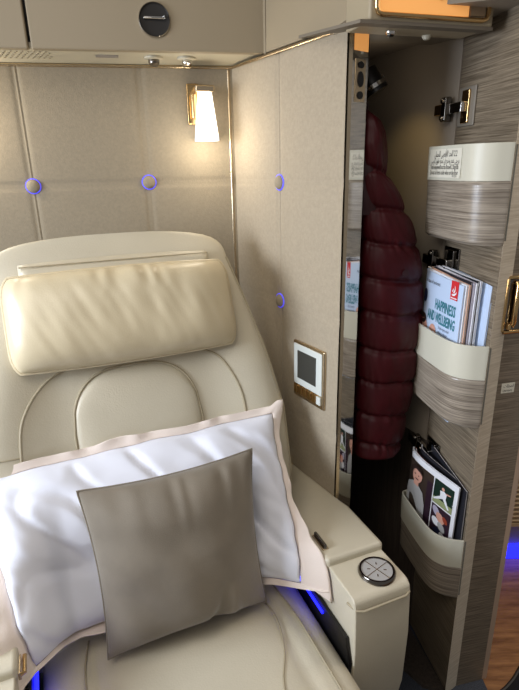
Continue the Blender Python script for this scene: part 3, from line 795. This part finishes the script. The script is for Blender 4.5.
GM = 'magazines in the middle pocket'
zb2 = .885
covers = ['sky', 'white', 'peach', 'charcoal', 'lilac', 'white', 'charcoal', 'paper', 'sky']
labs = ['wellness magazine with pale blue cover and red tab, front of the middle pocket',
        'white magazine right behind the wellness magazine in the middle pocket',
        'peach edged magazine, third from the front in the middle pocket',
        'dark magazine showing a black stripe, fourth from the front in the middle pocket',
        'lilac grey magazine, fifth from the front in the middle pocket',
        'thin white magazine, sixth from the front in the middle pocket',
        'charcoal magazine, seventh from the front in the middle pocket',
        'pale paper magazine, eighth from the front in the middle pocket',
        'rearmost magazine of middle pocket, pale blue cover curling outwards']
ths = [.0045, .0045, .004, .0035, .005, .004, .0035, .005, .0035]
y = -.0560; tops = [.354, .358, .360, .362, .363, .364, .364, .366, .362]
for k in range(9):
    th = ths[k]; yn = y; xf = .010+.0035*k
    yf = -.0560+.0040*k if k < 8 else -.022
    path = [(xf+.012*0, yf+.004), (xf+.010, yf), (xf+.06, yf*.62+yn*.38-.001), (.14, yf*.3+yn*.7-.0015), (.194+.002*(k % 3)+.001*k, yn+.002)]
    lean = (0, .004) if k < 8 else (.012, .022)
    if k == 8: path = [(.05, -.015), (.09, -.012), (.14, -.009), (.19, -.007), (.228, -.008)]; lean = (.0, .006)
    e, S, W, zz, cb = magazine(path, zb2, tops[k], th, lean, M[covers[k]], labs[k], GM, drop=.008+.002*(k % 3))
    if k == 0:
        def dec(x0, x1, z0, z1, m, name, o=.0008):
            return MB().grid(lambda a, b: S(x0+(x1-x0)*a, z0+(z1-z0)*b, o), 10, 4).build(name, m, cb)
        H = tops[0]
        def wp(x, z): return S(x, z, .0012)
        rt = dec(W-.048, W-.018, H-.048, H-.003, M['red'], 'red_tab')
        em = MB()
        ex0, ez0 = W-.033, H-.026
        em.add([wp(ex0+x_, ez0+z_) for x_, z_ in ((-.010, -.010), (-.006, -.013), (.002, -.012), (.009, -.006), (.009, .000), (.005, -.005), (-.002, -.008), (-.006, -.008))], [tuple(range(8))])
        em.add([wp(ex0+x_, ez0+z_) for x_, z_ in ((-.004, -.006), (.001, -.005), (.004, .001), (.003, .009), (.000, .012), (.001, .004), (-.002, -.001))], [tuple(range(7))])
        em.add([wp(ex0+x_, ez0+z_) for x_, z_ in ((-.009, -.002), (-.006, -.004), (-.003, .002), (-.004, .007), (-.006, .002))], [tuple(range(5))])
        em.grid(lambda a, b: wp(W-.045+.024*a, H-.045+.0025*b), 6, 2)
        em.build('tab_emblem', M['white'], cb, smooth=0)
        textmb('HAPPINESS', .036, (.070, H-.088), 0, 0, 'LEFT', wp, fit=W-.070-.020, bold=.0009).build('title', M['teal'], cb, smooth=0)
        textmb('AND WELLBEING', .036, (.036, H-.121), 0, 0, 'LEFT', wp, fit=W-.036-.016, bold=.0009).build('title', M['teal'], cb, smooth=0)
        textmb('an issue of sentiment', .014, (.012, H-.030), 0, 0, 'LEFT', wp, .62).build('strapline', M['ink'], cb, smooth=0)
        bt = MB()
        for j, sx in enumerate(('Simple ways to find', 'balance in the air', 'and on the ground with', 'our guide to mindful', 'travel, sleep and calm', 'for body and mind')):
            q = textmb(sx, .0105, (W-.088, H-.134-.0115*j), 0, 0, 'LEFT', wp, .62); bt.add(q.v, q.f)
        bt.build('body_text', M['navy'], cb, smooth=0)
        def blob(cx, cz, rx, rz, m, name, o=.0014):
            MB().add([S(max(0.0005, cx+rx*cos(q*pi/12)), cz+rz*sin(q*pi/12), o) for q in range(24)], [tuple(range(24))]).build(name, m, cb, smooth=0)
        blob(.016, H-.066, .010, .018, M['navy'], 'printed_mark')
        blob(.020, H-.150, .020, .024, M['skin'], 'printed_face', .0016); blob(.016, H-.126, .016, .014, M['hair'], 'printed_hair', .0019)
        blob(.070, H-.158, .020, .028, M['skin'], 'printed_face', .0016)
        blob(.062, H-.152, .003, .003, M['hair'], 'printed_eye', .002); blob(.078, H-.152, .003, .003, M['hair'], 'printed_eye', .002)
        blob(.070, H-.170, .007, .002, M['red'], 'printed_mouth', .002)
        for j in range(3): pass
    y += th+.0008

# bottom pocket magazines
G3 = 'magazines in the bottom pocket'
zb3 = .366
specs = [('white', 'photo magazine with a man and a tennis player, front of the bottom pocket', .0045, .352, [(.008, -.052), (.03, -.060), (.075, -.057), (.12, -.047), (.165, -.034), (.212, -.020)], (.012, .0)),
         ('rust', 'rust edged magazine behind the photo magazine in the bottom pocket', .004, .345, [(.012, -.046), (.035, -.053), (.08, -.047), (.125, -.036), (.165, -.025), (.20, -.016)], (.004, .004)),
         ('charcoal', 'dark grey curled magazine, third from the front in the bottom pocket', .004, .360, [(.016, -.034), (.04, -.043), (.085, -.036), (.13, -.025), (.165, -.017), (.205, -.010)], (.006, .006)),
         ('charcoal', 'black folder standing flat against the door in the bottom pocket', .004, .372, [(.05, -.012), (.09, -.011), (.13, -.010), (.17, -.0085), (.235, -.007)], (0, .001))]
for k, (cvr, lab, th, h, path, lean) in enumerate(specs):
    e, S, W, zz, cb = magazine(path, zb3, h, th, lean, M[cvr], lab, G3, drop=[.010, .02, .02, .035][k])
    if k == 0:
        H = h-.004
        PQ = .024
        def zq(z): return PQ+ H-.012-(H-.012-z)*.74
        def panel(x0, x1, z0, z1, m, name, o=.0008):
            return MB().grid(lambda a, b: S(x0+(x1-x0)*a, zq(z0+(z1-z0)*b)-.010*((x0+(x1-x0)*a)/W), o), 14, 6).build(name, m, cb)
        def poly(pts, m, name, o):
            MB().add([S(x, zq(z)-.010*(x/W), o) for x, z in pts], [tuple(range(len(pts)))]).build(name, m, cb, smooth=0)
        def ell(cx, cz, rx, rz, m, name, o, rot=0):
            poly([(cx+rx*cos(q*pi/12)*cos(rot)-rz*sin(q*pi/12)*sin(rot), cz+rx*cos(q*pi/12)*sin(rot)+rz*sin(q*pi/12)*cos(rot)) for q in range(24)], m, name, o)
        mx0 = .008; mid = .125; rx = W-.012
        PQ = 0
        panel(mx0, mid, .03, H-.016, M['brownbg'], 'portrait_photo')
        panel(mid-.022, mid, .03, H-.05, M['plum'], 'photo_shadow', .0011)
        panel(mid+.004, rx, H-.118, H-.016, M['greenbg'], 'tennis_photo')
        panel(mid+.004, rx, H-.118, H-.092, M['sand'], 'tennis_court', .0011)
        panel(mid+.004, rx, .055, H-.124, M['plum'], 'crowd_photo')
        PQ = .024
        # portrait: man in a grey sweater
        poly([(.016, .04), (.014, .15), (.022, .192), (.046, .214), (.070, .214), (.092, .195), (.103, .15), (.105, .04)], M['greyshirt'], 'printed_sweater', .0042)
        poly([(.050, .205), (.072, .205), (.074, .235), (.050, .235)], M['skin'], 'printed_neck', .0046)
        ell(.064, .252, .021, .034, M['skin'], 'printed_face', .0050, -.15)
        poly([(.040, .255), (.040, .28), (.052, .296), (.070, .298), (.084, .288), (.087, .268), (.080, .277), (.062, .281), (.048, .272), (.045, .255)], M['hair'], 'printed_hair', .0085)
        for q in (.057, .073): ell(q, .256, .003, .002, M['hair'], 'printed_eye', .0075)
        ell(.066, .238, .008, .0018, M['plum'], 'printed_mouth', .0072)
        PQ = 0
        # tennis player
        tx0 = .165; tz = H-.075
        poly([(tx0-.010, tz), (tx0-.012, tz+.024), (tx0+.002, tz+.030), (tx0+.012, tz+.024), (tx0+.010, tz)], M['white'], 'printed_shirt', .0024)
        ell(tx0-.002, tz+.036, .005, .007, M['skin'], 'printed_head', .0024)
        poly([(tx0-.010, tz+.002), (tx0-.034, tz-.024), (tx0-.030, tz-.028), (tx0, tz-.004), (tx0+.020, tz-.034), (tx0+.025, tz-.031), (tx0+.010, tz+.002)], M['white'], 'printed_legs', .0024)
        poly([(tx0+.008, tz+.022), (tx0+.026, tz+.028), (tx0+.026, tz+.032), (tx0+.008, tz+.028)], M['skin'], 'printed_arm', .0024)
        ell(tx0+.036, tz-.002, .0025, .0025, M['white'], 'printed_ball', .0024)
        # crowd picture
        for (cx, cz, a, b, m_) in ((.148, .180, .012, .020, 'lilac'), (.165, .160, .014, .022, 'skin'), (.150, .135, .013, .018, 'white'), (.172, .125, .012, .020, 'greyshirt'), (.182, .165, .008, .014, 'rust'), (.160, .100, .018, .012, 'navy'), (.178, .092, .010, .014, 'white')):
            ell(cx, cz+.022, a, b, M[m_], 'printed_figure', .0022+.0001*cx*10, .4)

# ------------------------------------------------------------------ puffer jacket
JR = atan2(.292, .956)
jk = empty('puffer_jacket', (.309, 1.338, .683), JR, 'burgundy quilted puffer jacket hanging inside the dark closet', 'jacket')
XR = [(.715, .076), (.73, .092), (.765, .096), (.855, .109), (.954, .122), (1.047, .128), (1.145, .130), (1.234, .121), (1.325, .099), (1.38, .076), (1.43, .046), (1.475, .016), (1.50, .0), (1.54, -.004), (1.585, -.012), (1.615, -.026), (1.64, -.055)]
XL = [(.715, -.052), (.74, -.054), (.9, -.055), (1.2, -.060), (1.42, -.064), (1.56, -.085), (1.64, -.080)]
SEAMS = [.765, .855, .954, 1.047, 1.145, 1.234, 1.325, 1.412, 1.50]
def sleeve(a, b):
    z = .715+(1.64-.715)*b
    an = 2*pi*a
    zs_ = z+.008*nz(an*.8, z*3, 8)+.010*cos(an)
    q = min(abs(zs_-s_) for s_ in SEAMS)
    xr, xl = lerp_tab(XR, z), lerp_tab(XL, z)
    c_ = (xr+xl)/2; w = (xr-xl)/2
    pinch = .0065*exp(-(q/.007)**2)+.0050*exp(-(q/.024)**2)
    wob = .006*nz(an*1.2, z*7, 2)+.0075*abs(nz(an*3.2+z*6, z*17, 5))*(.4+.9*exp(-(q/.020)**2))
    end = 1-.5*exp(-((z-.715)/.010)**2)-.6*exp(-((1.64-z)/.02)**2)
    rx = (w-pinch+wob*.5)*max(.1, end); ry = (.058*min(1, .35+w/.12)-pinch*1.3+wob)*max(.1, end)
    return (c_+rx*cos(an), -.02+ry*sin(an), z-.70)
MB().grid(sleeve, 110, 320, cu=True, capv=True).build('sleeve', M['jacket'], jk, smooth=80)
def jbody(a, b):
    z = .74+(1.56-.74)*b; q = min(abs(z-s_-.02) for s_ in SEAMS); an = 2*pi*a
    w = lerp_tab([(.74, .07), (1.3, .07), (1.45, .06), (1.56, .035)], z)
    p_ = .012*exp(-(q/.012)**2)
    return (-.055+(w-p_)*cos(an), .055+(.05-p_)*sin(an)*(1-.5*sst(1.4, 1.56, z)), z-.70+.006*nz(an, z*8, 3))
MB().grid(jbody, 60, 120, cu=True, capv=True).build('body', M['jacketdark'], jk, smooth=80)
def jcol(a, b):
    z = 1.40+(1.625-1.40)*b; an = 2*pi*a
    xr = lerp_tab([(1.40, .03), (1.47, .005), (1.53, -.010), (1.573, -.018), (1.60, -.030), (1.625, -.052)], z); xl = -.10
    e = .006*nz(an*2, z*22, 4)
    return ((xr+xl)/2+((xr-xl)/2+e)*cos(an), .0+(.045+e)*sin(an)*(1-.6*sst(1.55, 1.63, z)), z-.70)
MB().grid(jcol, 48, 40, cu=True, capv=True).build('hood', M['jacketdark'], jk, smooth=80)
MB().tube([(-.055, .0, .915), (-.06, .0, .945), (-.055, .0, .963), (-.045, .0, .945), (-.05, .0, .915)], .0025, 8).build('hanging_loop', M['jacketdark'], jk)
MB().lathe([(.009, 0), (.009, .0015)], (.035, -.080, 1.258-.70), (0, -1, .1), 20).build('sleeve_patch', M['jacketdark'], jk)
# swivel spotlight / hook in the closet
sp = empty('closet_spotlight', (.275, 1.36, 1.785), JR, 'small black and chrome swivel spotlight glowing in the closet top', 'light')
MB().lathe([(.018, -.001), (.018, .006), (.008, .009)], (-.02, 0, 0), (0, 0, -1), 20).build('ceiling_cup', M['darkchrome'], sp)
MB().tube([(-.02, 0, -.006), (-.02, 0, -.06), (-.012, -.006, -.078)], .006, 10).build('stem', M['black'], sp)
hd = MB().lathe([(.016, -.024), (.025, -.020), (.027, .024), (.029, .026), (.029, .034), (.023, .035)], (-.004, -.008, -.098), (.45, -.25, -.85), 28).build('head', M['black'], sp)
MB().lathe([(.0305, .016), (.0305, .025), (.026, .0255)], (-.004, -.008, -.098), (.45, -.25, -.85), 28).build('head_ring', M['chrome'], hd)
MB().tube([(-.036, .0, -.092), (.028, -.014, -.092)], .004, 8).build('pivot', M['chrome'], sp)
# brass coat hook that carries the jacket
hk = empty('coat_hook', (.309-.055*.956, 1.338-.055*.292, 1.785), JR, 'slim dark metal coat hook holding the burgundy jacket', 'hook')
MB().tube([(.004, 0, 0), (.004, 0, -.10), (.002, 0, -.126), (-.006, 0, -.136), (-.014, 0, -.130), (-.016, 0, -.118)], .003, 8).build('hook_rod', M['darkchrome'], hk)

# ------------------------------------------------------------------ aisle beyond the door
o = MB().box(.76, 2.3, 1.69, 1.73, .0, 1.4); struct(o.build('wall_aisle', M['closet']))
o = MB().box(.78, 2.3, 1.668, 1.69, .004, .058); tag(o.build('floor_light', M['blue']), 'blue glowing light strip at the foot of the aisle wall', 'light')
v = empty('air_vent', (.79, 1.68, .17), 0, 'beige louvred air vent low on the aisle wall', 'vent')
fr = MB(); fr.box(0, .5, -.012, .008, -.015, .0); fr.box(0, .5, -.012, .008, .20, .215); fr.box(-.015, 0, -.012, .008, -.015, .215); fr.box(.5, .515, -.012, .008, -.015, .215)
fr.build('frame', M['louvre'], v)
MB().box(0, .5, .0, .008, 0, .2).build('backing', M['dark'], v)
for k in range(10):
    MB().box(0, .5, -.008, .006, -.0055, .0055, Matrix.Translation((0, -.002, .011+k*.0198)) @ Matrix.Rotation(.5, 4, 'X')).build('slat', M['louvre'], v)
# black carpet edge with metal bead in the aisle
arc = [(.64+.0, .9)]+[(.70+.30*sin(q), 1.02+.0+.22*(1-cos(q))) for q in [i*pi/20 for i in range(11)]]
crv = smoothcurve([(.60, 1.095), (.68, 1.112), (.74, 1.150), (.80, 1.205), (.88, 1.26), (1.0, 1.31), (1.3, 1.36)], 40)
o = MB().prism([(1.3, .3), (.60, .3)][::-1]+[(1.3, 1.36)][:0]+[], 0, .001) if False else MB().prism([(.60, .3)]+[(p[0], p[1]-.006) for p in crv]+[(1.3, .3)], .0, .010)
struct(o.build('floor_carpet', M['blackcarpet']))
struct(MB().tube([(p[0], p[1], .006) for p in crv], .006, 8).build('trim_4', M['darkchrome']))

# ------------------------------------------------------------------ lights
def area(name, loc, target, size, energy, col, sy=None):
    l = bpy.data.lights.new(name, 'AREA'); l.energy = energy; l.color = col; l.size = size
    if sy: l.shape = 'RECTANGLE'; l.size_y = sy
    o = bpy.data.objects.new(name, l); C.objects.link(o); o.location = loc
    o.rotation_euler = (Vector(target)-Vector(loc)).to_track_quat('-Z', 'Y').to_euler(); return o
def point(name, loc, energy, col, rad=.02):
    l = bpy.data.lights.new(name, 'POINT'); l.energy = energy; l.color = col; l.shadow_soft_size = rad
    o = bpy.data.objects.new(name, l); C.objects.link(o); o.location = loc; return o
area('window_light', (-1.7, .35, 1.5), (.1, 1.1, 1.0), .9, 16, (.79, .87, 1.0), .6).data.spread = radians(104)
area('cabin_light', (-.5, .05, 2.3), (.0, 1.2, 1.0), 1.0, 11, (1.0, .93, .84))
area('aisle_fill', (1.3, 1.2, 2.2), (1.1, 1.3, 0), .5, 10, (1.0, .9, .8))  # unseen fill lamp added to brighten the aisle floor
q = Matrix.Rotation(RW, 3, 'Z') @ Vector((-.085, -.052, 0))
point('sconce_light', ((CORNER[0]+q.x)*CAM_SCALE, (CORNER[1]+q.y)*CAM_SCALE-.05, 1.556), 1.2, (1, .88, .70), .03)
q = Matrix.Rotation(RW, 3, 'Z') @ Vector((-.70, -.06, 0))
point('left_sconce_light', ((CORNER[0]+q.x)*CAM_SCALE, (CORNER[1]+q.y)*CAM_SCALE, 1.61), 2.2, (1, .88, .70), .03)
l = bpy.data.lights.new('closet_light', 'SPOT'); l.energy = .55; l.color = (1, .72, .25); l.spot_size = 1.2; l.spot_blend = .9; l.shadow_soft_size = .012
o = bpy.data.objects.new('closet_light', l); C.objects.link(o); o.location = (.292, 1.345, 1.650)
o.rotation_euler = Vector((.5, .55, -.55)).to_track_quat('-Z', 'Y').to_euler()
point('closet_spill', (.30, 1.42, 1.70), .07, (1, .84, .64), .02)  # extra point lamp added to lift the dark closet, in place of spotlight spill
w = bpy.data.worlds.new('world'); bpy.context.scene.world = w; w.use_nodes = True
w.node_tree.nodes['Background'].inputs['Color'].default_value = (.95, .93, .92, 1); w.node_tree.nodes['Background'].inputs['Strength'].default_value = .22
vs = bpy.context.scene.view_settings
vs.view_transform = 'Standard'; vs.look = 'None'; vs.exposure = 0; vs.gamma = 1
